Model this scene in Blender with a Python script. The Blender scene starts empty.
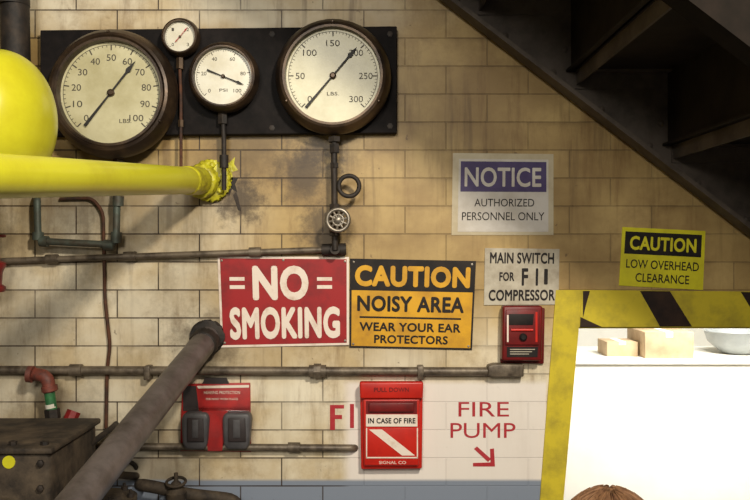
import bpy, bmesh, math, random
from mathutils import Vector, Matrix
random.seed(4)
S=0.0027; D=2.2; CZ=2.1
sc=bpy.context.scene
try: sc.view_settings.view_transform='Standard'
except Exception: pass

def W(px,py,d=0.0):
    k=(D-d)/D
    return Vector(((px-375)*S*k,-d,CZ-(py-250)*S*k))
def lin(c):
    return tuple(((v/255)/12.92 if v/255<=0.04045 else ((v/255+0.055)/1.055)**2.4) for v in c)+(1,)

# ------------------------------------------------------------ materials
def mat(name,c1,c2=None,scale=8,rough=.5,metal=0,bump=0,lo=.4,hi=.65,detail=6,spec=.5,stretch=None,bscale=None):
    m=bpy.data.materials.new(name); m.use_nodes=True
    nt=m.node_tree; b=nt.nodes['Principled BSDF']
    b.inputs['Roughness'].default_value=rough; b.inputs['Metallic'].default_value=metal
    b.inputs['Specular IOR Level'].default_value=spec
    b.inputs['Base Color'].default_value=lin(c1)
    if c2 or bump:
        tc=nt.nodes.new('ShaderNodeTexCoord')
        vec=tc.outputs['Object']
        if stretch:
            mp=nt.nodes.new('ShaderNodeMapping'); mp.inputs['Scale'].default_value=stretch
            nt.links.new(vec,mp.inputs['Vector']); vec=mp.outputs['Vector']
        n=nt.nodes.new('ShaderNodeTexNoise'); n.inputs['Scale'].default_value=scale; n.inputs['Detail'].default_value=detail
        n.inputs['Roughness'].default_value=.65
        nt.links.new(vec,n.inputs['Vector'])
        if c2:
            r=nt.nodes.new('ShaderNodeValToRGB')
            r.color_ramp.elements[0].position=lo; r.color_ramp.elements[0].color=lin(c1)
            r.color_ramp.elements[1].position=hi; r.color_ramp.elements[1].color=lin(c2)
            nt.links.new(n.outputs['Fac'],r.inputs['Fac']); nt.links.new(r.outputs['Color'],b.inputs['Base Color'])
        if bump:
            n2=nt.nodes.new('ShaderNodeTexNoise'); n2.inputs['Scale'].default_value=bscale or scale*2; n2.inputs['Detail'].default_value=4
            nt.links.new(vec,n2.inputs['Vector'])
            bp=nt.nodes.new('ShaderNodeBump'); bp.inputs['Strength'].default_value=bump; bp.inputs['Distance'].default_value=.004
            nt.links.new(n2.outputs['Fac'],bp.inputs['Height']); nt.links.new(bp.outputs['Normal'],b.inputs['Normal'])
    return m

M={}
M['board']=mat('board_black',(16,13,13),(30,25,24),20,.75,bump=.3,spec=.2)
M['bronze']=mat('aged_bronze',(50,39,31),(86,68,50),14,.38,.5,bump=.2)
M['dial']=mat('dial_cream',(204,198,162),(178,170,130),7,.3)
M['dialw']=mat('dial_white',(218,214,196),(196,188,162),10,.3)
M['ink']=mat('black_ink',(30,27,24),rough=.6)
M['ink2']=mat('faded_ink',(72,66,54),(56,50,42),40,.6)
M['yellow']=mat('yellow_paint',(216,212,46),(194,184,36),5,.3,bump=.15,lo=.45,hi=.75)
M['yellow_lump']=mat('yellow_paint_lumpy',(208,202,46),(140,126,34),34,.4,bump=1.0,lo=.42,hi=.75)
M['conduit']=mat('galvanised_dirty',(120,108,92),(68,58,48),25,.5,.3,bump=.3)
M['greyp']=mat('grey_painted_pipe',(100,92,90),(64,57,54),12,.42,.15,bump=.35)
M['copper']=mat('verdigris_pipe',(84,94,86),(70,58,46),22,.55,.3,bump=.3)
M['rust']=mat('rusty_iron',(92,56,36),(52,38,32),25,.75,.2,bump=.5)
M['rustor']=mat('red_lead_paint',(120,58,44),(74,44,38),30,.6,0,bump=.4)
M['redv']=mat('red_valve_paint',(128,30,30),(80,26,26),20,.4,0,bump=.3)
M['green']=mat('green_tape',(46,112,62),(34,70,46),40,.6)
M['white_tape']=mat('white_tape',(205,200,186),rough=.7)
M['dark']=mat('dark_iron',(36,32,30),(60,50,42),25,.65,.3,bump=.5)
M['mach']=mat('greasy_casting',(44,38,33),(88,76,62),14,.75,.0,bump=.7,spec=.3)
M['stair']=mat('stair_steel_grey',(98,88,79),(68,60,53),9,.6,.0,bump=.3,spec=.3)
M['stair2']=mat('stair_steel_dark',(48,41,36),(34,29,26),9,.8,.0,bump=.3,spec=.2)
M['stair3']=mat('stair_steel_shaded',(34,28,24),(24,21,18),9,.9,.0,bump=.3,spec=.1)  # same stair steel for the outer stringer, shade put into its darker colour
M['s_red']=mat('sign_red',(156,26,30),(118,24,27),14,.5,lo=.45,hi=.72,spec=.35)
M['s_white']=mat('sign_white',(230,216,202),(190,160,138),20,.5,lo=.52,hi=.78,spec=.35)
M['s_yel']=mat('sign_yellow',(216,162,30),(172,124,34),12,.5,lo=.42,hi=.72,spec=.35)
M['s_blk']=mat('sign_black',(24,20,20),(40,33,29),18,.6,spec=.25)
M['n_white']=mat('notice_white',(210,204,196),(190,182,170),10,.45,spec=.35)
M['n_blue']=mat('notice_violet',(62,48,94),(80,66,112),14,.5,spec=.35)
M['n_clear']=mat('notice_laminate',(200,188,160),(180,166,136),10,.3)
M['m_grey']=mat('card_grey_white',(186,178,160),(148,137,118),14,.6)
M['y_green']=mat('caution_lime_yellow',(222,214,38),(198,188,36),10,.5,spec=.35)
M['fire_red']=mat('fire_red_enamel',(194,38,26),(162,30,24),14,.35,lo=.45,hi=.8,spec=.4)
M['fire_dk']=mat('fire_red_dark',(116,22,22),(84,20,20),16,.4,spec=.4)
M['paint_red']=mat('painted_letters_red',(168,32,42),(182,66,70),40,.6,lo=.5,hi=.85)
M['door_y']=mat('door_yellow',(204,184,46),(150,134,46),12,.55,bump=.2,lo=.45,hi=.75,spec=.35)
M['door_b']=mat('door_stripe_black',(34,24,22),(58,40,30),14,.6,spec=.25)
M['pack_red']=mat('card_red',(172,36,34),(138,30,30),20,.35)
M['pack_dk']=mat('card_black',(54,46,46),(42,36,36),20,.4)
M['cup']=mat('earmuff_grey',(66,64,66),(84,82,84),20,.45,bump=.1)
M['cardboard']=mat('cardboard',(190,166,132),(172,146,114),10,.8)
M['w_room']=mat('white_room_paint',(232,230,222),(224,222,212),3,.7)
M['grey_en']=mat('basin_grey_enamel',(156,160,160),(140,144,144),8,.4)
M['steel']=mat('bright_steel',(150,142,130),(100,90,78),20,.4,.7)
M['floorc']=mat('floor_concrete',(110,104,96),(80,76,70),4,.8,bump=.3)
M['ceil']=mat('ceiling_plaster',(110,98,82),(82,74,62),3,.9)
M['hair']=mat('auburn_hair',(146,108,76),(92,62,44),60,.6,bump=.8,stretch=(1,1,.12),lo=.35,hi=.7,spec=.3)
M['skin']=mat('skin',(214,164,136),(200,146,120),8,.5)
M['eye_w']=mat('eye_white',(235,232,228),rough=.2); M['iris']=mat('iris',(60,42,28),rough=.2)
M['lip']=mat('lip',(176,96,88),rough=.5)
M['shoe']=mat('shoe_leather',(40,32,28),rough=.5)

# ------------------------------------------------------------ geometry helpers
def group(name,loc):
    e=bpy.data.objects.new(name,None); e.empty_display_size=.05; e.location=loc
    sc.collection.objects.link(e); return e
def finish(name,me,m,par,smooth=False,ang=35):
    if m: me.materials.append(m)
    o=bpy.data.objects.new(name,me); sc.collection.objects.link(o)
    if smooth:
        for p in me.polygons: p.use_smooth=True
        try: me.set_sharp_from_angle(angle=math.radians(ang))
        except Exception: pass
    if par is not None:
        o.parent=par; o.matrix_parent_inverse=Matrix.Translation(-Vector(par.location))
    return o
def mesh(name,vs,fs,m,par=None,smooth=False,ang=35):
    me=bpy.data.meshes.new(name); me.from_pydata([tuple(v) for v in vs],[],fs)
    bm=bmesh.new(); bm.from_mesh(me); bmesh.ops.recalc_face_normals(bm,faces=bm.faces); bm.to_mesh(me); bm.free()
    return finish(name,me,m,par,smooth,ang)
def box(name,x0,x1,y0,y1,z0,z1,m,par=None,bev=0,seg=2):
    bm=bmesh.new(); bmesh.ops.create_cube(bm,size=1)
    for v in bm.verts:
        v.co=Vector(((x0+x1)/2+v.co.x*(x1-x0),(y0+y1)/2+v.co.y*(y1-y0),(z0+z1)/2+v.co.z*(z1-z0)))
    if bev: bmesh.ops.bevel(bm,geom=bm.edges[:],offset=bev,segments=seg,affect='EDGES',profile=.5)
    bmesh.ops.recalc_face_normals(bm,faces=bm.faces)
    me=bpy.data.meshes.new(name); bm.to_mesh(me); bm.free()
    return finish(name,me,m,par,bev>0,40)
def boxes(name,bl,m,par=None):
    vs=[];fs=[]
    for (x0,x1,y0,y1,z0,z1) in bl:
        b=len(vs)
        vs+=[(x0,y0,z0),(x1,y0,z0),(x1,y1,z0),(x0,y1,z0),(x0,y0,z1),(x1,y0,z1),(x1,y1,z1),(x0,y1,z1)]
        fs+=[tuple(b+i for i in f) for f in [(0,3,2,1),(4,5,6,7),(0,1,5,4),(1,2,6,5),(2,3,7,6),(3,0,4,7)]]
    return mesh(name,vs,fs,m,par)
def quad(c):
    def f(u,v):
        x=(c[0][0]*(1-u)+c[1][0]*u)*(1-v)+(c[3][0]*(1-u)+c[2][0]*u)*v
        y=(c[0][1]*(1-u)+c[1][1]*u)*(1-v)+(c[3][1]*(1-u)+c[2][1]*u)*v
        return x,y
    return f
def prism(name,pts,d0,d1,m,par=None,q=None,bev=0,ref=None):
    rd=d1 if ref is None else ref
    P=[W(*(q(*p) if q else p),rd) for p in pts]
    n=len(P)
    vs=[(p.x,-d1,p.z) for p in P]+[(p.x,-d0,p.z) for p in P]
    fs=[tuple(range(n)),tuple(range(2*n-1,n-1,-1))]+[(i,(i+1)%n,(i+1)%n+n,i+n) for i in range(n)]
    bm=bmesh.new(); bv=[bm.verts.new(v) for v in vs]
    for f in fs: bm.faces.new([bv[i] for i in f])
    if bev: bmesh.ops.bevel(bm,geom=bm.edges[:],offset=bev,segments=3,affect='EDGES',profile=.5)
    bmesh.ops.recalc_face_normals(bm,faces=bm.faces)
    me=bpy.data.meshes.new(name); bm.to_mesh(me); bm.free()
    return finish(name,me,m,par,bev>0,40)
def rect(u0,v0,u1,v1): return [(u0,v0),(u1,v0),(u1,v1),(u0,v1)]
def frame(nrm):
    n=Vector(nrm).normalized(); a=Vector((0,0,1)) if abs(n.z)<.9 else Vector((1,0,0))
    x=a.cross(n).normalized(); y=n.cross(x); return x,y,n
def lathe(name,p,axis,prof,m,par=None,seg=48,ang=35,caps=True):
    x,y,n=frame(axis); vs=[];fs=[]; p=Vector(p)
    for r,t in prof:
        for i in range(seg):
            a=2*math.pi*i/seg; vs.append(p+n*t+(x*math.cos(a)+y*math.sin(a))*max(r,1e-5))
    for j in range(len(prof)-1):
        for i in range(seg):
            fs.append((j*seg+i,j*seg+(i+1)%seg,(j+1)*seg+(i+1)%seg,(j+1)*seg+i))
    if caps:
        if prof[0][0]>1e-4: fs.append(tuple(range(seg)))
        if prof[-1][0]>1e-4: fs.append(tuple((len(prof)-1)*seg+i for i in range(seg)))
    return mesh(name,vs,fs,m,par,True,ang)
def cyl(name,p,q,r,m,par=None,seg=24,r2=None):
    p=Vector(p);q=Vector(q); L=(q-p).length
    return lathe(name,p,q-p,[(r,0),(r if r2 is None else r2,L)],m,par,seg)
def tube(name,pts,r,m,par=None,fil=.02,seg=14,closed=False,fn=6):
    pts=[Vector(p) for p in pts]; path=[]
    if closed: path=pts
    else:
        path=[pts[0]]
        for i in range(1,len(pts)-1):
            a,b,c=pts[i-1],pts[i],pts[i+1]
            f=min(fil,(a-b).length*.45,(c-b).length*.45)
            s=b+(a-b).normalized()*f; e=b+(c-b).normalized()*f
            for k in range(fn+1):
                t=k/fn; path.append(s*(1-t)**2+b*2*t*(1-t)+e*t*t)
        path.append(pts[-1])
    n=len(path); vs=[];fs=[]; nx=None
    for i,p in enumerate(path):
        if closed: t=(path[(i+1)%n]-path[i-1]).normalized()
        else: t=(path[min(i+1,n-1)]-path[max(i-1,0)]).normalized()
        if nx is None: nx,_,_=frame(t)
        nx=(nx-t*nx.dot(t)).normalized(); ny=t.cross(nx)
        for k in range(seg):
            a=2*math.pi*k/seg; vs.append(p+(nx*math.cos(a)+ny*math.sin(a))*r)
    for i in range(n if closed else n-1):
        j=(i+1)%n
        for k in range(seg): fs.append((i*seg+k,i*seg+(k+1)%seg,j*seg+(k+1)%seg,j*seg+k))
    if not closed: fs.append(tuple(range(seg))); fs.append(tuple((n-1)*seg+k for k in range(seg)))
    if name is None: return vs,fs
    return mesh(name,vs,fs,m,par,True,50)
def torus(name,c,nrm,R,r,m,par=None,n=32,seg=10):
    x,y,_=frame(nrm); c=Vector(c)
    return tube(name,[c+(x*math.cos(2*math.pi*i/n)+y*math.sin(2*math.pi*i/n))*R for i in range(n)],r,m,par,closed=True,seg=seg)
def ball(name,c,rad,m,par=None,u=24,v=16):
    bm=bmesh.new(); bmesh.ops.create_uvsphere(bm,u_segments=u,v_segments=v,radius=1)
    rad=(rad,)*3 if not isinstance(rad,tuple) else rad
    for q in bm.verts: q.co=Vector((c[0]+q.co.x*rad[0],c[1]+q.co.y*rad[1],c[2]+q.co.z*rad[2]))
    me=bpy.data.meshes.new(name); bm.to_mesh(me); bm.free(); return finish(name,me,m,par,True,180)
def txt(par,name,s,b,d,m,q=None,bold=0.0):
    cu=bpy.data.curves.new(name,'FONT'); cu.body=s; cu.size=1; cu.resolution_u=4
    if bold>0: cu.space_character=1+bold*1.6
    o=bpy.data.objects.new('tmp',cu); sc.collection.objects.link(o)
    bpy.context.view_layer.update()
    me=bpy.data.meshes.new_from_object(o.evaluated_get(bpy.context.evaluated_depsgraph_get()))
    bpy.data.objects.remove(o)
    base=[v.co.copy() for v in me.vertices]; fcs=[tuple(p.vertices) for p in me.polygons]
    offs=[(0,0)] if bold<=0 else [(bold*math.cos(a*math.pi/4),bold*math.sin(a*math.pi/4)) for a in range(8)]+[(0,0)]
    vs=[];fs=[]
    for i,(dx,dy) in enumerate(offs):
        k=len(vs); vs+=[(v.x+dx,v.y+dy,d+i*6e-5) for v in base]; fs+=[tuple(i_+k for i_ in f) for f in fcs]
    xs=[v[0] for v in vs]; ys=[v[1] for v in vs]
    x0,x1,y0,y1=min(xs),max(xs),min(ys),max(ys)
    out=[]
    for vx,vy,dz in vs:
        u=b[0]+(vx-x0)/(x1-x0)*(b[2]-b[0]); w=b[3]+(vy-y0)/(y1-y0)*(b[1]-b[3])
        out.append(tuple(W(*(q(u,w) if q else (u,w)),dz)))
    m2=bpy.data.meshes.new(name); m2.from_pydata(out,[],fs)
    return finish(name,m2,m,par)

# ------------------------------------------------------------ wall material
def wall_mat():
    m=bpy.data.materials.new('glazed_block_wall'); m.use_nodes=True; nt=m.node_tree; N=nt.nodes; L=nt.links
    b=N['Principled BSDF']; b.inputs['Roughness'].default_value=.45; b.inputs['Specular IOR Level'].default_value=.35
    tc=N.new('ShaderNodeTexCoord'); sep=N.new('ShaderNodeSeparateXYZ'); L.new(tc.outputs['Object'],sep.inputs[0])
    def noise(scale,detail=5,st=None,rough=.6):
        n=N.new('ShaderNodeTexNoise'); n.inputs['Scale'].default_value=scale; n.inputs['Detail'].default_value=detail; n.inputs['Roughness'].default_value=rough
        v=tc.outputs['Object']
        if st:
            mp=N.new('ShaderNodeMapping'); mp.inputs['Scale'].default_value=st; L.new(v,mp.inputs[0]); v=mp.outputs[0]
        L.new(v,n.inputs['Vector']); return n.outputs['Fac']
    def math_(op,a,c=None):
        n=N.new('ShaderNodeMath'); n.operation=op
        for i,v in enumerate((a,c)):
            if v is None: continue
            if isinstance(v,(int,float)): n.inputs[i].default_value=v
            else: L.new(v,n.inputs[i])
        return n.outputs[0]
    def rng(v,a,c,t0=0,t1=1):
        n=N.new('ShaderNodeMapRange'); n.interpolation_type='SMOOTHSTEP'
        L.new(v,n.inputs['Value']); 
        n.inputs['From Min'].default_value=a; n.inputs['From Max'].default_value=c
        n.inputs['To Min'].default_value=t0; n.inputs['To Max'].default_value=t1
        return n.outputs['Result']
    def mix(f,a,c,mode='MIX'):
        n=N.new('ShaderNodeMix'); n.data_type='RGBA'; n.blend_type=mode
        if isinstance(f,(int,float)): n.inputs['Factor'].default_value=f
        else: L.new(f,n.inputs['Factor'])
        for k,v in (('A',a),('B',c)):
            s=[i for i in n.inputs if i.name==k and i.type=='RGBA'][0]
            if isinstance(v,tuple): s.default_value=v
            else: L.new(v,s)
        return [o for o in n.outputs if o.type=='RGBA'][0]
    nz=noise(2.2,5)
    jit=math_('MULTIPLY',math_('SUBTRACT',nz,.5),.35)
    X=math_('ADD',sep.outputs['X'],jit); Z=math_('ADD',sep.outputs['Z'],jit)
    wx=lambda p:(p-375)*S
    wz=lambda p:CZ-(p-250)*S
    left=math_('MULTIPLY',rng(X,wx(170),wx(300),1,0),rng(Z,wz(215),wz(170),1,0))
    low=rng(Z,wz(395),wz(300),1,0)
    top=math_('MULTIPLY',rng(Z,wz(45),wz(15),0,1),rng(X,wx(230),wx(520),1,0))
    wm=math_('MAXIMUM',math_('MAXIMUM',left,low),top)
    cx=math_('MULTIPLY',rng(sep.outputs['X'],wx(340),wx(352)),rng(sep.outputs['X'],wx(545),wx(548),1,0))
    cl=math_('MULTIPLY',cx,rng(sep.outputs['Z'],wz(386),wz(378),1,0))
    cb=N.new('ShaderNodeCombineXYZ'); L.new(sep.outputs['X'],cb.inputs[0]); L.new(sep.outputs['Z'],cb.inputs[1])
    mp=N.new('ShaderNodeMapping'); L.new(cb.outputs[0],mp.inputs[0])
    mp.inputs['Location'].default_value=(0.03,-(wz(206)%0.0756),0)
    br=N.new('ShaderNodeTexBrick'); L.new(mp.outputs[0],br.inputs['Vector'])
    br.inputs['Scale'].default_value=1; br.inputs['Brick Width'].default_value=.222; br.inputs['Row Height'].default_value=.0756
    br.inputs['Mortar Size'].default_value=.0021; br.inputs['Mortar Smooth'].default_value=.4; br.inputs['Bias'].default_value=0
    br.inputs['Color1'].default_value=(1,1,1,1); br.inputs['Color2'].default_value=(.76,.72,.66,1); br.inputs['Mortar'].default_value=(1,1,1,1)
    tan=mix(rng(noise(5,6),.35,.65),lin((190,163,108)),lin((158,131,84)))
    wht=mix(rng(noise(4,6),.38,.66),lin((230,221,198)),lin((202,183,146)))
    col=mix(wm,tan,wht)
    col=mix(math_('MULTIPLY',cl,.95),col,lin((230,222,214)))
    col=mix(math_('SUBTRACT',.6,math_('MULTIPLY',cl,.5)),col,br.outputs['Color'],'MULTIPLY')
    ncl=math_('SUBTRACT',1,math_('MULTIPLY',cl,.9))
    st=rng(noise(9,7,(1.6,1,.25),.7),.50,.72)
    col=mix(math_('MULTIPLY',math_('MULTIPLY',st,.6),ncl),col,lin((118,88,52)))
    bl=rng(noise(3.2,9,None,.78),.50,.66)
    col=mix(math_('MULTIPLY',math_('MULTIPLY',bl,.42),ncl),col,lin((128,100,62)))
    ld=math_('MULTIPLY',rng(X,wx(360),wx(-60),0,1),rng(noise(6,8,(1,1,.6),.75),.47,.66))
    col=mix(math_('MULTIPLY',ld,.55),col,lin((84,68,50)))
    vs_=math_('MULTIPLY',rng(noise(22,4,(1,1,.07),.6),.55,.67),rng(Z,wz(330),wz(90),.25,.9))
    col=mix(math_('MULTIPLY',math_('MULTIPLY',vs_,.55),ncl),col,lin((92,68,42)))
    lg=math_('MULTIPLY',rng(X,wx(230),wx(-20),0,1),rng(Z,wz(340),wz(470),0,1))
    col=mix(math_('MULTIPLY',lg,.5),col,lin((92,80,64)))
    # dirt line hanging from the horizontal joints
    fr=math_('FRACT',math_('DIVIDE',math_('SUBTRACT',sep.outputs['Z'],wz(206)%0.0756),.0756))
    jl=math_('MULTIPLY',rng(fr,.80,1.0,0,1),rng(noise(7,6,None,.7),.42,.62))
    col=mix(math_('MULTIPLY',math_('MULTIPLY',jl,.38),ncl),col,lin((104,80,50)))
    for (sx,sz,r,a) in ((306,172,40,.8),(326,232,34,.75),(240,200,30,.85),(120,190,80,.4),(60,205,60,.4),(205,345,44,.7),(250,140,60,.5),(60,425,60,.5),(320,152,26,.7),(150,470,70,.55),(345,140,40,.45),(20,330,70,.35)):
        vd=N.new('ShaderNodeVectorMath'); vd.operation='DISTANCE'; L.new(tc.outputs['Object'],vd.inputs[0]); vd.inputs[1].default_value=(wx(sx),0,wz(sz))
        dist=math_('ADD',vd.outputs['Value'],math_('MULTIPLY',math_('SUBTRACT',noise(18,7,None,.75),.5),.22))
        col=mix(math_('MULTIPLY',rng(dist,r*S*1.1,r*S*.2,0,1),a),col,lin((62,48,34)))
    dd=rng(sep.outputs['Z'],wz(482),wz(478),1,0)
    dj=math_('MULTIPLY',dd,rng(noise(7,4),.2,.3))
    col=mix(dj,col,lin((128,137,152)))
    ms=rng(sep.outputs['X'],wx(440),wx(260),.42,.97)
    mfac=math_('MULTIPLY',math_('MULTIPLY',br.outputs['Fac'],ms),rng(noise(5,4),.3,.55,.5,1))
    mfac=math_('MULTIPLY',mfac,math_('SUBTRACT',1,math_('MULTIPLY',cl,.85)))
    col=mix(mfac,col,lin((56,42,30)))
    ch=rng(noise(38,3),.68,.73)
    col=mix(math_('MULTIPLY',math_('MULTIPLY',ch,.6),ncl),col,lin((84,62,42)))
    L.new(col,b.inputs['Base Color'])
    h=math_('SUBTRACT',math_('MULTIPLY',noise(30,3),.15),br.outputs['Fac'])
    bp=N.new('ShaderNodeBump'); bp.inputs['Strength'].default_value=.5; bp.inputs['Distance'].default_value=.004
    L.new(h,bp.inputs['Height']); L.new(bp.outputs[0],b.inputs['Normal'])
    return m
M['wall']=wall_mat()

# ------------------------------------------------------------ room shell
DX=W(563,0).x; RX=1.45; DT=W(0,327).z
tl=W(579,327)
vs=[];fs=[]
def addpr(pts):
    b=len(vs); n=len(pts)
    for x,z in pts: vs.append((x,0,z))
    for x,z in pts: vs.append((x,.22,z))
    fs.append(tuple(b+i for i in range(n))); fs.append(tuple(b+n+i for i in reversed(range(n))))
    for i in range(n): fs.append((b+i,b+(i+1)%n,b+n+(i+1)%n,b+n+i))
zb=W(0,500).z
addpr([(-2.6,0),(DX,0),(DX,zb),(tl.x,DT),(tl.x,3.9),(-2.6,3.9)])
addpr([(tl.x,DT),(RX,DT),(RX,3.9),(tl.x,3.9)])
addpr([(RX,0),(4.6,0),(4.6,3.9),(RX,3.9)])
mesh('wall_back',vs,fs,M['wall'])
box('wall_left',-2.8,-2.6,-5,.22,0,3.9,M['ceil'])
box('wall_right',4.6,4.8,-5,.22,0,3.9,M['ceil'])
box('floor',-2.8,4.8,-5,4.2,-.1,0,M['floorc'])
box('ceiling',-2.8,4.8,-5,.22,3.9,4.0,M['ceil'])
box('wall_far_room_back',-.6,4.8,4.2,4.35,0,3.0,M['w_room'])
box('wall_far_room_left',-.75,-.6,.22,4.35,0,3.0,M['w_room'])
box('wall_far_room_right',4.8,4.95,.22,4.35,0,3.0,M['w_room'])
box('ceiling_far_room',-.75,4.95,.22,4.35,3.0,3.1,M['w_room'])

g=group('door_1',W(565,310))
prism('jamb_paint',[(556,290),(583,290),(579,327),(563.5,500),(563.5,1028),(520,1028),(540,500)],.0,.006,M['door_y'],g)
rx=375+RX/S
prism('lintel_paint',[(582,290),(rx,293),(rx,327),(579,327)],.0,.008,M['door_y'],g)
prism('stripe_1',[(580.5,317),(602,327),(580,327)],.008,.0092,M['door_b'],g)
prism('stripe_2',[(640,291),(670,291.3),(692,326.5),(660,326.5)],.008,.0092,M['door_b'],g)
prism('stripe_3',[(741,292),(772,292.5),(792,326.5),(762,326.5)],.008,.0092,M['door_b'],g)
prism('stripe_sliver',[(583,291),(590,291),(586,305),(583,318)],.008,.0092,M['door_b'],g)  # narrow dark sliver at the left end of the striped lintel
boxes('jamb_right',[(RX,RX+.06,-.006,0,0,W(0,290).z)],M['door_y'],g)
boxes('lintel_soffit',[(tl.x,RX,0.002,.215,DT-.004,DT-.0005)],M['door_y'],g)

def far(px,py,y): return W(px,py,-y)
ct=far(700,359,2.4).z
g=group('storage_cabinet',(2.2,2.7,0))
box('carcass',.9,3.8,2.4,3.0,0.08,ct-.03,M['w_room'],g,.004)
box('top_panel',.87,3.83,2.385,3.03,ct-.03,ct,M['w_room'],g,.004)
box('plinth',.93,3.77,2.43,2.97,0,.08,M['w_room'],g)
box('sliding_door',2.35,3.78,2.388,2.4,.1,ct-.05,M['w_room'],g,.003)
def carton(x0,x1,y0,y1,z0,h):
    g=group('cardboard_box',((x0+x1)/2,(y0+y1)/2,z0))
    box('carton_body',x0,x1,y0,y1,z0,z0+h,M['cardboard'],g,.003)
    box('tape',(x0+x1)/2-.02,(x0+x1)/2+.02,y0-.001,y1+.001,z0+h*.8,z0+h+.001,M['w_room'],g)
    boxes('flap_seam',[(x0+.005,x1-.005,(y0+y1)/2-.001,(y0+y1)/2+.001,z0+h,z0+h+.0012)],M['dark'],g)
carton(far(645,0,2.42).x,far(694,0,2.42).x,2.42,2.75,ct,.15)
carton(far(607,0,2.5).x,far(638,0,2.5).x,2.5,2.7,ct+.0,.085)
g=group('enamel_basin',(far(740,0,2.7).x,2.7,ct))
c=(far(738,0,2.65).x,2.65,ct)
lathe('bowl',c,(0,0,1),[(.08,0),(.10,.01),(.17,.07),(.19,.13),(.195,.135),(.18,.13),(.14,.06),(0,.03)],M['grey_en'],g)

# ------------------------------------------------------------ stairs parallel to wall
run=95*S; rise=72.5*S
X0=W(570,0).x; Z0=W(0,75).z
g=group('steel_staircase',(X0,-.4,Z0))
xl0=W(435,0).x; zl0=W(0,0).z; sl=rise/run
zl=lambda x: zl0-sl*(x-xl0)
hv=.30; SW=.86
def stringer(nm,y0,y1,flsign,mt,mt2):
    xa=xl0-(3.7-zl0-.0)/sl*.95
    xb=xl0+zl0/sl; xc=xb+hv/sl
    pts=[(xa,zl(xa)),(xb,0.0),(xc,0.0),(xa,zl(xa)+hv)]
    v=[(x,y0,z) for x,z in pts]+[(x,y1,z) for x,z in pts]
    f=[(0,1,2,3),(7,6,5,4)]+[(i,(i+1)%4,(i+1)%4+4,i+4) for i in range(4)]
    mesh(nm+'_web',v,f,mt,g)
    for k,off in enumerate((0,hv-.014)):
        ya,yb=(y0-.05,y0) if flsign<0 else (y1,y1+.05)
        xe=xb if k==0 else xc-.02
        pts=[(xa,zl(xa)+off),(xe,max(0,zl(xe)+off)),(xe,max(0,zl(xe)+off)+.014),(xa,zl(xa)+off+.014)]
        v=[(x,ya,z) for x,z in pts]+[(x,yb,z) for x,z in pts]
        mesh(nm+'_flange_%d'%k,v,f,mt2 if k else mt,g)
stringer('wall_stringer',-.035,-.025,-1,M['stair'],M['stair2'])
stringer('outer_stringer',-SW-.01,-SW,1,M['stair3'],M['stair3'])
tb=[];rb=[];ab=[]
for n in range(-5,13):
    x=X0+n*run; z=Z0-n*rise
    tb.append((x-.02,x+run,-SW+.002,-.037,z,z+.006))
    rb.append((x+run-.006,x+run,-SW+.002,-.037,z-rise,z))
    ab.append((x+.004,x+run-.008,-.075,-.037,z-.005,z)); ab.append((x+.004,x+run-.008,-.042,-.037,z-.045,z-.005))
    ab.append((x+.006,x+.012,-SW+.002,-.037,z-.035,z))
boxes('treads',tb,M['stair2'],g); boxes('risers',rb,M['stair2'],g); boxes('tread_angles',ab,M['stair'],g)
for i in range(22):
    x=xl0-.2+i*.128; z=zl(x)+.035
    if z<.1: break
    lathe('rivet_%d'%i,(x,-.035,z),(0,-1,0),[(.009,0),(.008,.004),(.004,.007),(0,.008)],M['stair'],g,12)
    if i%2==0:
        lathe('rivet_b%d'%i,(x+.03,-.035,z+.06),(0,-1,0),[(.009,0),(.008,.004),(.004,.007),(0,.008)],M['stair'],g,12)
box('upper_landing',-2.2,X0-5*run,-SW,-.03,Z0+5*rise,Z0+5*rise+.03,M['stair2'],g)
box('hanger_1',-2.0,-1.94,-.7,-.64,Z0+5*rise+.03,3.9,M['stair'],g)
box('hanger_2',-.95,-.89,-.7,-.64,Z0+5*rise+.03,3.9,M['stair'],g)

# ------------------------------------------------------------ gauge board & gauges
g=group('gauge_board',W(218,80))
prism('panel',[(40,30),(397,26),(397,133),(40,136)],0,.03,M['board'],g,bev=.003)
for i,(x,y) in enumerate(((150,126),(272,34),(272,128),(390,34),(390,126))):
    p=W(x,y,.03); lathe('bolt_%d'%i,p,(0,-1,0),[(.008,0),(.008,.002),(.003,.003),(0,.003)],M['dark'],g,6)

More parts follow.
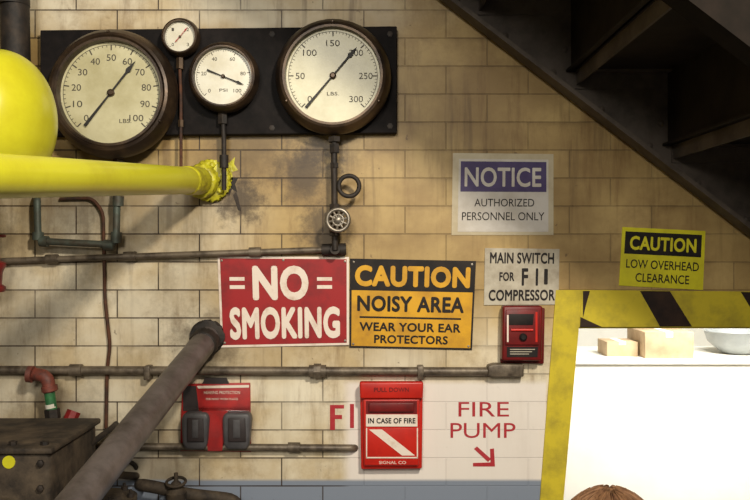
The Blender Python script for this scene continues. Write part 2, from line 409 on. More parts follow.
def gauge(name,cx,cy,R,rf,d0,d1,labels,tip,taillen,facem,needlem,numh,bez='bronze'):
    c=W(cx,cy,d1); s=S*(D-d1)/D; g=group(name,c); Rm=R*s; fm=rf*s; L=d1-d0; p=Vector((c.x,-d0,c.z))
    lathe('case',p,(0,-1,0),[(0,0),(Rm*.86,0),(Rm*.86,L*.25),(Rm*.99,L*.3),(Rm,L*.42),(Rm*.985,L*.62),(Rm*.95,L*.8),(Rm*.9,L*.97),(Rm*.86,L),(fm*1.03,L*.9),(fm*1.0,L*.5)],M[bez],g,72,caps=False)
    lathe('inner_ring',p,(0,-1,0),[(fm*1.06,L*.88),(fm*1.05,L*.97),(fm*1.0,L*.97),(fm*.985,L*.6)],M['bronze'],g,72,caps=False)
    yd=-(d0+L*.66)
    lathe('dial',(c.x,-d0-L*.55,c.z),(0,-1,0),[(fm*1.01,0),(fm*1.01,L*.11),(0,L*.1101)],facem,g,72)
    dd=-yd; kk=(D-dd)/D*S
    cpx=375+c.x/kk; cpy=250-(c.z-CZ)/kk; fr=fm/kk
    n=len(labels); bl_v=[];bl_f=[]
    tot=(n-1)*10 if n<9 else (n-1)*5
    mj=10 if n<9 else 5
    for i in range(tot+1):
        a=math.radians(225-270*i/tot); maj=i%mj==0; mid=i%5==0
        r1=.93; r0=.83 if maj else (.86 if mid else .89); w=.012 if maj else .006
        ca,sa=math.cos(a),math.sin(a); b=len(bl_v)
        for rr,ww in ((r0,-w),(r0,w),(r1,w),(r1,-w)):
            bl_v.append((c.x+(ca*rr-sa*ww)*fm,yd-.0008,c.z+(sa*rr+ca*ww)*fm))
        bl_f.append((b,b+1,b+2,b+3))
    b=len(bl_v); N_=60
    for i in range(N_+1):
        a=math.radians(225-270*i/N_)
        for rr in (.93,.94): bl_v.append((c.x+math.cos(a)*rr*fm,yd-.0008,c.z+math.sin(a)*rr*fm))
    for i in range(N_): bl_f.append((b+2*i,b+2*i+1,b+2*i+3,b+2*i+2))
    mesh('dial_scale',bl_v,bl_f,M['ink2'],g)
    for i,l in enumerate(labels):
        if not l: continue
        a=math.radians(225-270*i/(n-1)); x=cpx+math.cos(a)*fr*.69; y=cpy-math.sin(a)*fr*.69
        h=numh; w=len(l)*h*.36
        txt(g,'number_'+l,l,(x-w,y-h/2,x+w,y+h/2),dd+.001,M['ink2'])
    ang=math.radians(tip); dirv=Vector((math.cos(ang),0,math.sin(ang))); pv=Vector((-dirv.z,0,dirv.x))
    cc=Vector((c.x,yd-.006,c.z))
    pts=[cc-dirv*fm*taillen+pv*fm*.03,cc-dirv*fm*taillen-pv*fm*.03,cc-dirv*fm*.1-pv*fm*.015,cc+dirv*fm*.5-pv*fm*.02,cc+dirv*fm*.55-pv*fm*.05,cc+dirv*fm*.78,cc+dirv*fm*.55+pv*fm*.05,cc+dirv*fm*.5+pv*fm*.02,cc-dirv*fm*.1+pv*fm*.015]
    m_=len(pts); v=pts+[q+Vector((0,.0015,0)) for q in pts]
    mesh('needle',v,[tuple(range(m_)),tuple(range(2*m_-1,m_-1,-1))]+[(i,(i+1)%m_,(i+1)%m_+m_,i+m_) for i in range(m_)],needlem,g)
    lathe('hub',(c.x,yd,c.z),(0,-1,0),[(fm*.07,0),(fm*.07,.007),(fm*.04,.010),(0,.010)],M['bronze'],g,20)
    return g,c,fm,(cpx,cpy,fr,dd)
g1,c1,f1,q1=gauge('pressure_gauge',108,91,66,52,.033,.11,['0','10','20','30','40','50','60','70','80','90','100'],52,.82,M['dial'],M['ink'],6.5)
txt(g1,'maker_text','LBS.',(q1[0]+8,q1[1]+26,q1[0]+20,q1[1]+30),q1[3]+.001,M['ink2'])
g2,c2,f2,q2=gauge('pressure_gauge',332.5,74,59,48,.033,.10,['0','50','100','150','200','250','300'],50,.88,M['dial'],M['ink'],6.3)
txt(g2,'maker_text','LBS.',(q2[0]-6,q2[1]+16,q2[0]+6,q2[1]+19.5),q2[3]+.001,M['ink2'])
g3,c3,f3,q3=gauge('pressure_gauge',222,75,36,29,.033,.09,['0','20','40','60','80','100'],-22,.6,M['dialw'],M['ink'],3.6)
txt(g3,'maker_text','PSI',(q3[0]-4,q3[1]+12,q3[0]+4,q3[1]+15),q3[3]+.001,M['ink2'])
g4,c4,f4,q4=gauge('pressure_gauge',179,35.5,19.5,15.5,.033,.075,['0','1','2','3'],50,.45,M['dialw'],M['paint_red'],3.2)
for gg,c,R in ((g1,c1,66),(g2,c2,59)):
    for k in range(3):
        a=math.radians(90+120*k); r=R*S*.955*.9
        lathe('case_screw_%d'%k,(c.x+math.cos(a)*r,c.y+.006,c.z+math.sin(a)*r),(0,-1,0),[(.004,0),(.004,.006),(.002,.008),(0,.008)],M['bronze'],gg,10)

# gauge piping -----------------------------------------------------
g=group('gauge_siphon_pipe',W(335,190,.05))
dp=.05
cyl('stem',W(334,136,dp),W(335,250,dp),.0085,M['dark'],g)
for i,(y0,y1,r) in enumerate(((137,142,.017),(144,153,.014),(163,168,.012),(204,212,.014),(228,236,.014))):
    cyl('nut_%d'%i,W(334.3,y0,dp),W(334.5,y1,dp),r,M['dark'],g,6)
torus('siphon_loop',W(349,186,.06),(0,-1,0),.027,.006,M['dark'],g)
cyl('cock_body',W(337,210,dp),W(337,232,dp),.02,M['bronze'],g,16)
cyl('cock_spindle',W(337,220,dp),W(337,220,dp+.045),.006,M['steel'],g)
hc=W(338,220,dp+.045)
torus('handwheel_rim',hc,(0,-1,0),.028,.0055,M['steel'],g)
torus('handwheel_inner_rim',hc,(0,-1,0),.014,.003,M['steel'],g)
for k in range(5):
    a=math.pi*k/5+.2; v=Vector((math.cos(a),0,math.sin(a)))*.028
    cyl('spoke_%d'%k,hc-v,hc+v,.0032,M['steel'],g,8)
lathe('handwheel_hub',hc+Vector((0,.004,0)),(0,-1,0),[(.009,0),(.009,.01),(.004,.013),(0,.013)],M['steel'],g,12)

g=group('gauge_feed_pipe',W(180,110,.045))
tube('feed_line',[W(179.5,55.5,.045),W(181,100,.045),W(181,172,.045)],.0042,M['rust'],g)
cyl('union',W(180,58,.045),W(180,69,.045),.010,M['bronze'],g,6)
cyl('union_low',W(181,120,.045),W(181,127,.045),.0075,M['bronze'],g,6)
g=group('gauge_drop_pipe',W(223,140,.045))
tube('drop_line',[W(222.5,111.5,.045),W(224,140,.045),W(224,190,.045)],.0065,M['dark'],g)
cyl('union',W(222.7,113,.045),W(223,124,.045),.013,M['dark'],g,6)
cyl('tee',W(224,155,.045),W(224,168,.045),.012,M['dark'],g,12)
g=group('copper_drain_pipe',W(78,240,.04))
tube('pipe_run',[W(119,159,.04),W(117,200,.04),W(116,245,.04),W(38,241,.04),W(37,198,.04),W(37,196,0)],.0095,M['copper'],g,fil=.03)
for i,(a,b) in enumerate((((118.5,196),(118,206)),((116.5,232),(116,243)),((104,245),(114,245.5)),((38,232),(38,240)),((40,241),(48,241.5)))):
    cyl('fitting_%d'%i,W(*a,.04),W(*b,.04),.0145,M['copper'],g,16)
cyl('gauge_union',W(119,159,.04),W(119,166,.04),.016,M['bronze'],g,6)

# horizontal conduits ------------------------------------------------
g=group('wall_conduit',W(160,256,.02))
tube('conduit_run',[W(-260,266,.018),W(0,261,.018),W(330,249.5,.018)],.0085,M['conduit'],g)
for i,x in enumerate((52,130,255)): 
    y=261-x*.035; cyl('coupling_%d'%i,W(x-6,y,.018),W(x+6,y-.4,.018),.0125,M['conduit'],g,16)
cyl('tee',W(322,250,.018),W(346,249,.018),.016,M['dark'],g,16)
cyl('tee_branch',W(335,249.5,.05),W(335,249.5,.0),.013,M['dark'],g,16)
g=group('wall_conduit',W(260,371,.02))
tube('conduit_run',[W(-300,368,.02),W(0,370,.02),W(500,371.5,.02)],.0115,M['conduit'],g)
cyl('coupling_0',W(309,371,.02),W(326,371,.02),.0165,M['conduit'],g,16)
cyl('coupling_1',W(314,371,.02),W(321,371,.02),.020,M['conduit'],g,8)
cyl('coupling_2',W(70,370,.02),W(82,370,.02),.016,M['conduit'],g,16)
prism('conduit_body',[(488,366),(494,364),(524,364.5),(524,377),(494,377.5),(488,376)],.002,.036,M['conduit'],g,bev=.004)
for x in (150,420):
    box('strap_%d'%x,W(x-3,0).x,W(x+3,0).x,-.035,0,W(0,378.0).z,W(0,364.5).z,M['conduit'],g,.002)
g=group('wall_conduit',W(200,447,.02))
tube('conduit_run',[W(-200,430,.025),W(55,430,.025),W(66,446,.022),W(352,448,.018),W(355,448,-.0)],.0095,M['conduit'],g,fil=.03)
cyl('coupling_0',W(118,446.6,.022),W(130,446.7,.022),.0135,M['conduit'],g,16)
cyl('coupling_1',W(288,447.3,.019),W(300,447.4,.019),.0135,M['conduit'],g,16)
g=group('rusty_pipe',W(105,300,.01))
tube('pipe_run',[W(60,199,.008),W(92,198,.008),W(103,212,.01),W(105,300,.01),W(110,345,.01),W(107,372,.008),W(106,428,.01)],.0048,M['rust'],g)
g=group('cast_iron_riser',W(12,20,.09))
cyl('riser',W(12,-140,.09),W(16,70,.09),.036,M['dark'],g,28)
cyl('hub',W(11.5,-10,.09),W(12,6,.09),.044,M['dark'],g,28)
cyl('bracket',W(12,40,.09),W(12,40,0),.012,M['dark'],g)

# ------------------------------------------------------------ yellow pipe + tank
A=W(206,181,.0); B=W(0,176,.98)
dirp=(B-A)
g=group('yellow_pipe',A)
end=A+dirp*4.3
cyl('pipe_run',A,end,.034,M['yellow'],g,40)
n=dirp.normalized()
def lumpy(nm,p,q,r,m,par,amp=.006,seg=40,rings=8,sd=1):
    rnd=random.Random(sd); p=Vector(p);q=Vector(q); x,y,nn=frame(q-p); vs=[];fs=[]
    Lh=(q-p).length
    for j in range(rings):
        for i in range(seg):
            a=2*math.pi*i/seg; rr=(r if 0<j<rings-1 else r*.85)+rnd.uniform(-amp,amp)
            vs.append(p+nn*Lh*j/(rings-1)+(x*math.cos(a)+y*math.sin(a))*rr)
    for j in range(rings-1):
        for i in range(seg): fs.append((j*seg+i,j*seg+(i+1)%seg,(j+1)*seg+(i+1)%seg,(j+1)*seg+i))
    fs.append(tuple(range(seg))); fs.append(tuple((rings-1)*seg+i for i in range(seg)))
    return mesh(nm,vs,fs,m,par,True,80)
F=W(211,181,.0)
lumpy('wall_flange',F+Vector((0,-.001,0)),F+Vector((0,-.022,0)),.054,M['yellow_lump'],g,.0055,sd=2,seg=56)
lumpy('flange_collar',A+n*.02,A+n*.055,.044,M['yellow_lump'],g,.004,sd=3)
lumpy('wrapped_joint',A+n*.055,A+n*.16,.0365,M['yellow_lump'],g,.0012,sd=8,rings=14)
for k in range(6):
    a=math.pi/3*k+.3
    p=F+Vector((math.cos(a)*.042,-.022,math.sin(a)*.042))
    lathe('flange_bolt_%d'%k,p,(0,-1,0),[(.008,0),(.008,.008),(.004,.011),(0,.011)],M['yellow_lump'],g,6)
for i,(pts) in enumerate(([(226,160),(229,163),(235,157),(234,164),(238,170),(232,172),(233,180),(227,178)],[(228,180),(232,177),(238,178),(235,184),(237,192),(232,189),(229,196),(227,188)],[(233,195),(236,192),(238,197),(241,211),(238,210)])):
    prism('paint_blot_%d'%i,pts,0,.0015,M['yellow_lump'] if i==0 else M['dark'],g)

TC=W(4,119,.55); rr=68*S*.75
g=group('yellow_storage_tank',TC)
dome=46*S*.75
prof=[(rr*math.sin(math.radians(a))**.9,-dome*math.cos(math.radians(a))) for a in range(0,91,5)]
prof+=[(rr,.02),(rr*1.02,.022),(rr*1.02,.04),(rr,.042),(rr,1.55)]
lathe('shell',TC,(-1,0,0),prof,M['yellow'],g,72,30)
torus('weld_seam',TC+Vector((-.02,0,0)),(1,0,0),rr*1.005,.004,M['yellow_lump'],g,64,8)
for x in (-1.3,-2.1):
    cyl('hanger_rod_%d'%int(-x),(x,TC.y,TC.z+rr),(x,TC.y,3.9),.008,M['stair'],g,10)
    lathe('hanger_band_%d'%int(-x),(x-.02,TC.y,TC.z),(1,0,0),[(rr*1.02,0),(rr*1.02,.04)],M['stair'],g,48)

# ------------------------------------------------------------ grey diagonal pipe
A=W(208,338,.0); B=W(88,488,.70); v=(B-A)/.7
g=group('steam_pipe',A)
E1=A+v*1.55; 
tube('pipe_run',[A,E1,Vector((E1.x,E1.y-.02,0.0))],.0335,M['greyp'],g,fil=.12,seg=32,fn=10)
lumpy('wall_sleeve',A+Vector((0,-.001,.004)),A+Vector((0,-.012,.004)),.045,M['dark'],g,.003,sd=5)
lumpy('sleeve_packing',A+v*.015,A+v*.05,.038,M['dark'],g,.002,sd=6)
cyl('coupling',A+v*.93,A+v*1.03,.042,M['greyp'],g,32)

# ------------------------------------------------------------ left side valves
g=group('red_gate_valve',W(-6,265,.08))
lathe('body',W(-8,292,.08),(0,0,1),[(.030,0),(.034,.006),(.034,.014),(.024,.02),(.026,.05),(.030,.06),(.034,.066),(.034,.076),(.02,.082),(.018,.11),(.01,.115),(.008,.15)],M['redv'],g,24)
cyl('branch',W(-8,276,.08),W(-8,276,0),.018,M['redv'],g)
torus('handwheel',W(-8,236,.08),(0,0,1),.03,.004,M['redv'],g)
cyl('handwheel_bar',W(-8,236,.08)-Vector((.03,0,0)),W(-8,236,.08)+Vector((.03,0,0)),.004,M['redv'],g)
g=group('drain_valve_assembly',W(48,400,.06))
tube('elbow',[W(33,372,0),W(33,374,.05),W(47,376,.06),W(50,392,.06)],.017,M['rustor'],g,fil=.03,seg=18)
cyl('elbow_rim',W(28,374,.055),W(33,374.5,.055),.022,M['rustor'],g,20)
cyl('elbow_rim_low',W(49.2,386,.06),W(50,391,.06),.021,M['rustor'],g,20)
cyl('green_nipple',W(49,390,.06),W(52,410,.06),.0135,M['green'],g,20)
cyl('white_wrap',W(50.6,404,.06),W(51.3,408,.06),.0145,M['white_tape'],g,20)
cyl('union_nut',W(52,409,.06),W(53,419,.06),.0195,M['dark'],g,6)
tube('lower_bend',[W(53,417,.06),W(57,430,.06),W(68,424,.05),W(74,412,.04)],.014,M['redv'],g,fil=.025,seg=16)
cyl('cap',W(70,420,.047),W(74,411,.04),.019,M['redv'],g,8)
cyl('stub',W(56,428,.06),W(56,431,0.01),.011,M['redv'],g)

# machine lower left
g=group('pump_casing',W(10,480,.4))
mx=W(50,0,.42).x; mz=W(0,447,.42).z
box('casting',-1.25,mx,-.42,-.12,mz-.20,mz-.012,M['mach'],g,.012,3)
box('cover_plate',-1.27,mx+.008,-.43,-.11,mz-.014,mz,M['mach'],g,.005)
for i in range(5):
    lathe('cover_bolt_%d'%i,(mx-.02-i*.07,-.40,mz),(0,0,1),[(.009,0),(.009,.008),(.004,.010),(0,.010)],M['dark'],g,6)
for i in range(3):
    lathe('front_bolt_%d'%i,(mx-.02,-.42,mz-.035-i*.055),(0,-1,0),[(.008,0),(.008,.007),(.004,.009),(0,.009)],M['dark'],g,6)
box('pedestal',-1.2,mx-.03,-.38,-.15,0,mz-.19,M['mach'],g,.01)
lathe('yellow_tag',W(9,462,.42),(0,-1,0),[(.014,0),(.014,.002),(0,.002)],M['yellow'],g,20)
lathe('end_boss',(mx-.1,-.42,mz-.16),(0,-1,0),[(.05,0),(.05,.02),(.035,.03),(.03,.05),(0,.05)],M['mach'],g,28)
tube('hose',[Vector((mx-.02,-.3,mz-.03)),W(66,470,.3),W(80,452,.2),W(96,440,.12),W(112,428,.05),W(116,424,.0)],.008,M['dark'],g,fil=.05)
tube('hose_2',[Vector((mx-.02,-.25,mz-.08)),W(72,486,.25),W(92,478,.2),W(112,474,.12),W(132,476,.05),W(136,476,0)],.010,M['mach'],g,fil=.05)
tube('hose_3',[Vector((mx-.02,-.2,mz-.05)),W(70,462,.18),W(100,466,.1),W(124,459,.05),W(134,464,.03),W(136,468,0)],.006,M['dark'],g,fil=.05)
g=group('pipe_flange',W(100,497,.35))
p=W(104,498,.3)
lathe('flange',p-Vector((0,0,.02)),(0,0,1),[(.075,0),(.075,.022),(.05,.022),(.045,.03),(.03,.03),(.0,.03)],M['mach'],g,36)
for k in range(6):
    a=k*math.pi/3; lathe('stud_%d'%k,p+Vector((math.cos(a)*.062,math.sin(a)*.062,.002)),(0,0,1),[(.008,0),(.008,.01),(.004,.011),(.004,.018),(0,.018)],M['dark'],g,6)
cyl('standpipe',(p.x,p.y,0),p-Vector((0,0,.015)),.045,M['mach'],g,28)
g=group('drain_manifold',W(190,488,.1))
tube('manifold_pipe',[W(140,485,0),W(142,485,.09),W(155,487,.1),W(185,494,.08),W(240,500,.06),W(240,1028,.06)],.016,M['mach'],g,fil=.04)
lathe('valve_body',W(176,500,.1),(0,0,1),[(.025,0),(.028,.02),(.018,.03),(.012,.045),(.006,.05),(.005,.07)],M['mach'],g,20)
torus('valve_wheel',W(176,482,.1),(0,-.25,1),.024,.004,M['mach'],g)

# ------------------------------------------------------------ signs
def screw(g,q,u,v,d=.005,i=0):
    x,y=q(u,v); lathe('screw_%d'%i,W(x,y,d),(0,-1,0),[(.0035,0),(.003,.0015),(0,.002)],M['steel'],g,10)
q=quad([(217.5,256),(349,257),(349,345),(221,347.5)])
g=group('no_smoking_sign',W(284,301))
prism('plate',rect(0,0,1,1),0,.004,M['s_white'],g,q)
prism('red_field',rect(.018,.025,.982,.975),.004,.0046,M['s_red'],g,q)
d=.0054
txt(g,'text_no','NO',(.26,.10,.69,.49),d,M['s_white'],q,.045)
for i,(u0,u1) in enumerate(((.085,.20),(.755,.87))):
    for j,v0 in enumerate((.23,.32)): prism('dash_%d%d'%(i,j),rect(u0,v0,u1,v0+.04),.0046,d,M['s_white'],g,q)
txt(g,'text_smoking','SMOKING',(.075,.56,.93,.92),d,M['s_white'],q,.045)
for i,(u,v) in enumerate(((.03,.05),(.97,.05),(.03,.95),(.97,.95),(.5,.04))): screw(g,q,u,v,.0046,i)
q=quad([(350,258.5),(476,261),(472,350),(349.5,347.5)])
g=group('caution_noisy_area_sign',W(412,304))
prism('plate',rect(0,0,1,1),0,.004,M['s_blk'],g,q)
prism('yellow_field',rect(.015,.355,.985,.98),.004,.0046,M['s_yel'],g,q)
txt(g,'text_caution','CAUTION',(.04,.07,.96,.31),d,M['s_yel'],q,.05)
txt(g,'text_noisy_area','NOISY AREA',(.06,.41,.92,.59),d,M['s_blk'],q,.035)
prism('rule',rect(.08,.645,.90,.665),.0046,d,M['s_blk'],g,q)
txt(g,'text_wear','WEAR YOUR EAR',(.08,.71,.90,.81),d,M['s_blk'],q,.03)
txt(g,'text_protectors','PROTECTORS',(.20,.85,.80,.945),d,M['s_blk'],q,.03)
for i,(u,v) in enumerate(((.03,.04),(.97,.04),(.03,.96),(.97,.96))): screw(g,q,u,v,.0046,i)
q=quad([(453,153),(553.5,154),(553.5,235),(451.5,235)])
g=group('notice_sign',W(502,194))
prism('laminate',rect(0,0,1,1),0,.002,M['n_clear'],g,q)
prism('card',rect(.06,.07,.95,.96),.002,.003,M['n_white'],g,q)
prism('header',rect(.08,.10,.93,.47),.003,.0036,M['n_blue'],g,q)
txt(g,'text_notice','NOTICE',(.12,.17,.88,.41),.0044,M['n_white'],q,.02)
txt(g,'text_authorized','AUTHORIZED',(.22,.555,.81,.65),.0040,M['s_blk'],q)
txt(g,'text_personnel','PERSONNEL ONLY',(.10,.72,.91,.82),.0040,M['s_blk'],q)
q=quad([(485,248),(559.5,249),(558.5,304.5),(484,305)])
g=group('main_switch_sign',W(522,276))
prism('plate',rect(0,0,1,1),0,.004,M['m_grey'],g,q)
txt(g,'text_main','MAIN SWITCH',(.07,.07,.93,.27),.0048,M['s_blk'],q,.03)
txt(g,'text_for','FOR',(.20,.42,.40,.58),.0048,M['s_blk'],q,.03)
txt(g,'text_f1','F 1',(.50,.35,.72,.66),.0048,M['s_blk'],q,.03)
txt(g,'text_i','I',(.80,.36,.85,.64),.0048,M['s_blk'],q,.03)
txt(g,'text_compressor','COMPRESSOR',(.06,.73,.95,.93),.0048,M['s_blk'],q,.03)
q=quad([(622.5,227),(705.5,231),(703,290),(619,285.5)])
g=group('caution_low_clearance_sign',W(662,258))
prism('plate',rect(0,0,1,1),0,.003,M['y_green'],g,q)
prism('header',rect(.04,.07,.96,.45),.003,.0036,M['s_blk'],g,q)
txt(g,'text_caution','CAUTION',(.10,.14,.90,.38),.0044,M['y_green'],q,.035)
txt(g,'text_low','LOW OVERHEAD',(.07,.54,.94,.69),.0040,M['s_blk'],q,.01)
txt(g,'text_clearance','CLEARANCE',(.19,.77,.83,.92),.0040,M['s_blk'],q,.01)
g=group('fire_pump_lettering',W(483,434))
txt(g,'text_fire','FIRE',(458.5,402,509,416.5),.001,M['paint_red'],None,.0)
txt(g,'text_pump','PUMP',(450.5,423,515.5,438),.001,M['paint_red'],None,.0)
prism('arrow_shaft',[(474,449),(477,446.5),(491,459),(488,462)],-.0005,.001,M['paint_red'],g)
prism('arrow_head',[(494,448.5),(495,466.5),(473,466.5),(473,463),(490.5,462.5),(490,449)],-.0005,.001,M['paint_red'],g)
g=group('worn_fire_lettering',W(342,418))
prism('letter_f',[(330,405),(344,405),(344,408.5),(335,408.5),(335,415),(342,415),(342,419),(335,419),(335,430),(330,430)],-.0005,.001,M['paint_red'],g)
prism('letter_i',[(350,404),(354,404),(354,428),(350,428)],-.0005,.001,M['paint_red'],g)

# ------------------------------------------------------------ small fire alarm box
g=group('fire_alarm_box',W(522,336))
prism('back_plate',[(502,308),(545,308),(544,364),(500.5,363)],0,.012,M['fire_dk'],g,bev=.003)
prism('housing',[(503,306),(543,306),(542,361),(502,361)],.012,.05,M['fire_dk'],g,bev=.006)
prism('front_cover',[(506,310),(540,310),(539,345),(505.5,345)],.05,.056,M['fire_dk'],g,bev=.002)
prism('window',[(509,314),(534,314),(533,325),(509,325)],.056,.058,M['s_blk'],g,bev=.0005)
cyl('break_rod',W(511,330,.058),W(533,330,.058),.0035,M['fire_red'],g,12)
lathe('knob',W(523,337,.056),(0,-1,0),[(.010,0),(.010,.006),(.006,.01),(0,.01)],M['s_blk'],g,20)
prism('lower_label',[(507,347),(538,347),(537.5,357),(507,357)],.05,.052,M['s_blk'],g)
for i,y in enumerate((349,351.3,353.6)):
    prism('label_print_%d'%i,rect(510,y,535-i*3,y+.8),.052,.0524,M['m_grey'],g)
prism('side_label',rect(507,315,508.6,342),.056,.0566,M['s_white'],g)
prism('side_label_b',rect(535.5,312,537.5,342),.056,.0566,M['fire_red'],g)

# ------------------------------------------------------------ pull station
g=group('fire_pull_station',W(391,426))
prism('back_box',[(360,383),(423,383),(422,469),(361,469.5)],0,.03,M['fire_red'],g,bev=.004)
prism('hood',[(359.5,382),(423.5,382),(423,399),(360,399)],.03,.052,M['fire_red'],g,bev=.005)
prism('front_cover',[(363,399),(420,399),(419,466),(364,466)],.03,.044,M['fire_red'],g,bev=.004)
txt(g,'text_pull_down','PULL DOWN',(374,387.5,409,392),.0528,M['fire_dk'],None,.02)
prism('handle_slot',rect(366,401,417,414),.044,.0446,M['fire_dk'],g)
prism('handle_bar',rect(369,403,414,412),.0446,.054,M['fire_dk'],g,bev=.002)
prism('label_strip',rect(366,414.5,417.5,426.5),.044,.0465,M['s_white'],g)
txt(g,'text_in_case','IN CASE OF FIRE',(368,418,415.5,423.5),.0472,M['s_blk'],None,.03)
prism('lower_panel',rect(367,428.5,417,457),.044,.0460,M['fire_red'],g,bev=.0006)
prism('white_stripe',[(369,429.5),(382,429.5),(415,455.5),(402,455.5)],.046,.0467,M['s_white'],g)
prism('edge_l',rect(366,428,367.2,457.5),.044,.0465,M['s_white'],g)
prism('edge_r',rect(416.8,428,418,457.5),.044,.0465,M['s_white'],g)
prism('edge_b',rect(366,457,418,458.3),.044,.0465,M['s_white'],g)
txt(g,'maker_text','SIGNAL CO',(379,461,406,464),.0448,M['s_white'],None)

# ------------------------------------------------------------ ear protector pack
def clear_mat():
    m=bpy.data.materials.new('clear_blister_plastic'); m.use_nodes=True; nt=m.node_tree
    out=nt.nodes['Material Output']; nt.nodes.remove(nt.nodes['Principled BSDF'])
    t=nt.nodes.new('ShaderNodeBsdfTransparent'); gl=nt.nodes.new('ShaderNodeBsdfGlossy'); gl.inputs['Roughness'].default_value=.1
    mx_=nt.nodes.new('ShaderNodeMixShader'); mx_.inputs[0].default_value=.035
    t.inputs[0].default_value=(.97,.97,.97,1)
    nt.links.new(t.outputs[0],mx_.inputs[1]); nt.links.new(gl.outputs[0],mx_.inputs[2]); nt.links.new(mx_.outputs[0],out.inputs[0]); return m
M['clear']=clear_mat()
g=group('ear_protector_pack',W(215,418))
prism('backing_card',[(182,384),(250,383),(251,452),(180,451)],0,.008,M['pack_red'],g,bev=.001)
prism('hang_tab',[(205,378),(226,378),(229,384),(202,384)],0,.008,M['pack_dk'],g)
prism('header_dark_wedge',[(183,386),(196,386),(199,411),(183,411)],.008,.0088,M['pack_dk'],g)
prism('white_band',[(197,386),(249,385),(249,387.5),(198,388.5)],.008,.0092,M['s_white'],g)
txt(g,'text_line_2','HEARING PROTECTION',(204,391,240,394),.0096,M['s_white'],None)
txt(g,'text_line_3','FOR NOISY WORK PLACES',(206,398,238,400),.0096,M['s_white'],None)
prism('red_centre',[(202,411),(228,411),(222,451),(208,451)],.008,.030,M['pack_red'],g)
for i,(x0,x1) in enumerate(((181,209),(222,251))):
    prism('cup_shell_%d'%i,[(x0+3,413),(x1-3,413),(x1,418),(x1-2,445),(x1-5,450),(x0+5,450),(x0+1,445),(x0,418)],.008,.045,M['cup'],g,bev=.008)
    prism('cup_cushion_%d'%i,[(x0+6,418),(x1-6,418),(x1-5,442),(x0+6,442)],.045,.050,M['pack_dk'],g,bev=.002)
    prism('cup_plate_%d'%i,[(x0+11,420),(x1-11,420),(x1-11,438),(x0+11,438)],.050,.053,M['cup'],g,bev=.001)
prism('clear_blister',[(180,409),(253,409),(253,453),(179,453)],.008,.058,M['clear'],g,bev=.006)

# ------------------------------------------------------------ person
def shirt_mat():
    m=bpy.data.materials.new('clothing_zones'); m.use_nodes=True; nt=m.node_tree; b=nt.nodes['Principled BSDF']; b.inputs['Roughness'].default_value=.8
    tc=nt.nodes.new('ShaderNodeTexCoord'); s=nt.nodes.new('ShaderNodeSeparateXYZ'); nt.links.new(tc.outputs['Object'],s.inputs[0])
    r=nt.nodes.new('ShaderNodeValToRGB'); r.color_ramp.interpolation='CONSTANT'
    mr=nt.nodes.new('ShaderNodeMapRange'); mr.inputs['From Max'].default_value=1.7; nt.links.new(s.outputs['Z'],mr.inputs['Value'])
    nt.links.new(mr.outputs[0],r.inputs[0])
    e=r.color_ramp.elements; e[0].position=0; e[0].color=lin((46,54,76)); e[1].position=.93/1.7; e[1].color=lin((92,108,96))
    k=e.new(1.375/1.7); k.color=lin((214,164,136))
    nt.links.new(r.outputs[0],b.inputs['Base Color']); return m
def skin_obj(name,verts,edges,radii,m,par,root=0,sub=2):
    me=bpy.data.meshes.new(name); me.from_pydata(verts,edges,[])
    o=bpy.data.objects.new(name,me); sc.collection.objects.link(o); o.parent=par
    o.modifiers.new('skin','SKIN')
    for i,r in enumerate(radii):
        sv=me.skin_vertices[0].data[i]; sv.radius=r if isinstance(r,tuple) else (r,r); sv.use_root=(i==root)
    o.modifiers['skin'].use_smooth_shade=True
    s=o.modifiers.new('sub','SUBSURF'); s.levels=sub; s.render_levels=sub
    me.materials.append(m); return o
PX=W(607,0,.7).x
pz=W(0,484,.7).z
person=bpy.data.objects.new('standing_person',None); sc.collection.objects.link(person)
person.location=(PX,-.72,0); person.rotation_euler=(0,0,math.radians(160))
H=pz/1.672; person.scale=(H,H,H)
V=[(0,0,.93),(0,.0,1.06),(0,.01,1.22),(0,.01,1.34),(0,.0,1.42),(0,-.01,1.49)]
R=[(.15,.105),(.125,.09),(.15,.105),(.12,.085),(.052,.052),(.048,.05)]
E=[(0,1),(1,2),(2,3),(3,4),(4,5)]
for s in (-1,1):
    b=len(V); V+=[(s*.165,.01,1.345),(s*.20,.02,1.20),(s*.225,.02,1.07),(s*.235,-.02,.96),(s*.24,-.05,.85)]
    R+=[.058,.048,.040,.036,.026]; E+=[(3,b),(b,b+1),(b+1,b+2),(b+2,b+3),(b+3,b+4)]
    b=len(V); V+=[(s*.09,0,.84),(s*.095,-.005,.66),(s*.10,-.01,.49),(s*.10,.01,.28),(s*.10,.02,.09)]
    R+=[.088,.075,.057,.053,.038]; E+=[(0,b),(b,b+1),(b+1,b+2),(b+2,b+3),(b+3,b+4)]
skin_obj('body',V,E,R,shirt_mat(),person)
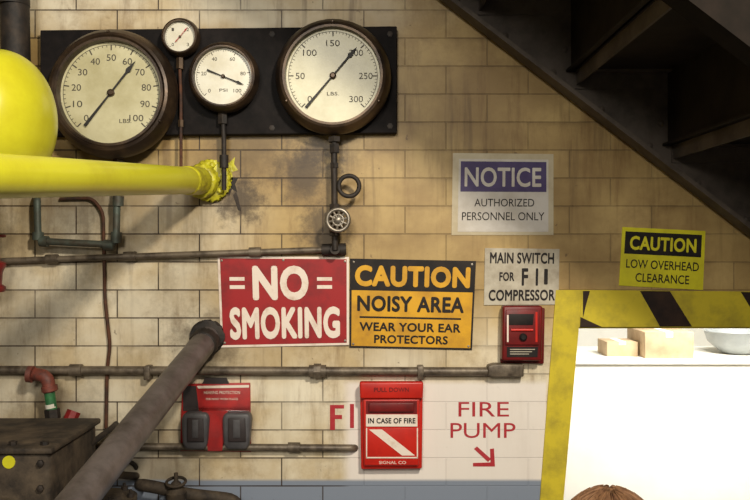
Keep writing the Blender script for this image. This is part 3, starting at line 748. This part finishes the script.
for s in (-1,1):
    hv_=[(s*.24,-.052,.86),(s*.243,-.062,.825),(s*.245,-.07,.785)]
    skin_obj('palm',hv_,[(0,1),(1,2)],[(.022,.020),(.018,.034),(.014,.036)],M['skin'],person)
    for k,(off,Lf) in enumerate(((-.03,.066),(-.010,.076),(.010,.070),(.028,.054))):
        y=-.07+off
        skin_obj('finger_%d'%k,[(s*.245,y+.002,.79),(s*.244,y-.004,.79-Lf*.42),(s*.236,y-.006,.79-Lf*.75),(s*.226,y-.004,.79-Lf)],[(0,1),(1,2),(2,3)],[.0095,.0088,.008,.007],M['skin'],person,sub=1)
    skin_obj('thumb',[(s*.24,-.085,.835),(s*.232,-.108,.805),(s*.226,-.114,.775)],[(0,1),(1,2)],[.012,.0105,.0085],M['skin'],person,sub=1)
    skin_obj('shoe',[(s*.10,.05,.042),(s*.10,-.03,.045),(s*.105,-.11,.036),(s*.108,-.17,.032)],[(0,1),(1,2),(2,3)],[(.036,.040),(.042,.042),(.044,.034),(.03,.026)],M['shoe'],person)
def headmesh():
    bm=bmesh.new(); bmesh.ops.create_uvsphere(bm,u_segments=48,v_segments=32,radius=1)
    for v in bm.verts:
        x,y,z=v.co; 
        w=1-.22*max(0,-z)**1.3
        X=x*.075*w; Y=y*.095*(1-.12*max(0,-z)); Z=z*.115
        if y<0:
            Y-=.024*math.exp(-(x/.16)**2-((z+.12)/.16)**2)
            Y+=.010*(math.exp(-((abs(x)-.38)/.16)**2-((z-.10)/.12)**2))
            Y-=.006*math.exp(-(x/.28)**2-((z+.46)/.08)**2)
            Y-=.010*math.exp(-(x/.35)**2-((z+.82)/.18)**2)
            Y-=.004*math.exp(-(x/.6)**2-((z-.28)/.08)**2)
        v.co=Vector((X,Y-.012,Z+1.545))
    me=bpy.data.meshes.new('head'); bm.to_mesh(me); bm.free(); o=finish('head',me,M['skin'],None,True,180); o.parent=person
headmesh()
def child_ball(n,c,r,m):
    o=ball(n,c,r,m); o.parent=person; return o
for s in (-1,1):
    child_ball('eye',(s*.029,-.090,1.557),.0125,M['eye_w']); child_ball('iris',(s*.029,-.1005,1.557),(.0055,.003,.0055),M['iris'])
    child_ball('ear',(s*.076,.0,1.54),(.010,.020,.032),M['skin'])
    child_ball('eyebrow',(s*.029,-.101,1.578),(.016,.004,.003),M['hair'])
child_ball('lips',(0,-.108,1.492),(.022,.006,.007),M['lip'])
def hairmesh():
    bm=bmesh.new(); bmesh.ops.create_uvsphere(bm,u_segments=128,v_segments=48,radius=1)
    kill=[]
    for v in bm.verts:
        x,y,z=v.co; a=math.atan2(x,-y)
        wob=1+.010*math.sin(a*29+z*3)+.008*math.sin(a*47+1)
        face=(y<-.35 and z<.35 and abs(x)<.72)
        Z=z*.122 if z>0 else z*.20
        part=.004*math.exp(-((x-.2)/.06)**2)*(1 if z>.5 else 0)
        v.co=Vector((x*.100*wob*(1+.08*max(0,-z)),y*.112*wob+.004,Z+1.548-part))
        if face: kill.append(v)
    bmesh.ops.delete(bm,geom=kill,context='VERTS')
    me=bpy.data.meshes.new('hair'); bm.to_mesh(me); bm.free(); o=finish('hair',me,M['hair'],None,True,180); o.parent=person
    m=o.modifiers.new('sol','SOLIDIFY'); m.thickness=.008; m.offset=-1
hairmesh()
rnd=random.Random(9); SV=[];SF=[]
for k in range(300):
    a=rnd.uniform(0,2*math.pi); e=rnd.uniform(.05,.9); sw=rnd.uniform(-.25,.25); lift=rnd.uniform(1.0,1.03)
    pts=[]
    for j in range(7):
        t=e+j*.17; aa=a+sw*j*.12
        pts.append(Vector((math.sin(t)*math.sin(aa)*.101*lift,math.sin(t)*math.cos(aa)*.113*lift+.004,1.548+math.cos(t)*(.122 if math.cos(t)>0 else .19)*lift)))
    if math.cos(a)<-.4: pts=pts[:4]
    v_,f_=tube(None,pts,.0011,None,seg=4,fil=.008,fn=2); k0=len(SV); SV+=v_; SF+=[tuple(i+k0 for i in f) for f in f_]
o=mesh('hair_strands',SV,SF,M['hair'],None,True,180); o.parent=person

# ------------------------------------------------------------ lights
def area(name,loc,tgt,size,e,col):
    l=bpy.data.lights.new(name,'AREA'); l.energy=e; l.size=size; l.color=col; l.shape='DISK'
    o=bpy.data.objects.new(name,l); sc.collection.objects.link(o); o.location=loc
    o.rotation_euler=(Vector(tgt)-Vector(loc)).to_track_quat('-Z','Y').to_euler(); return o
area('key_lamp',(.58,-2.2,3.2),(-.1,0,1.85),.2,54,(1,.91,.76))
area('fill_lamp',(-.5,-3.9,3.2),(.1,0,1.6),1.0,62,(1,.94,.83))
area('far_room_lamp',(2.0,1.3,2.9),(2.0,1.8,0),1.6,180,(1,.98,.92))
w=bpy.data.worlds.new('world'); sc.world=w; w.use_nodes=True
w.node_tree.nodes['Background'].inputs[0].default_value=(1,.92,.80,1); w.node_tree.nodes['Background'].inputs[1].default_value=.24

cam=bpy.data.cameras.new('camera'); co=bpy.data.objects.new('camera',cam); sc.collection.objects.link(co)
co.location=(0,-D,CZ); co.rotation_euler=(math.pi/2,0,0); cam.sensor_width=36; cam.lens=36*D/(750*S); cam.clip_start=.02
sc.camera=co
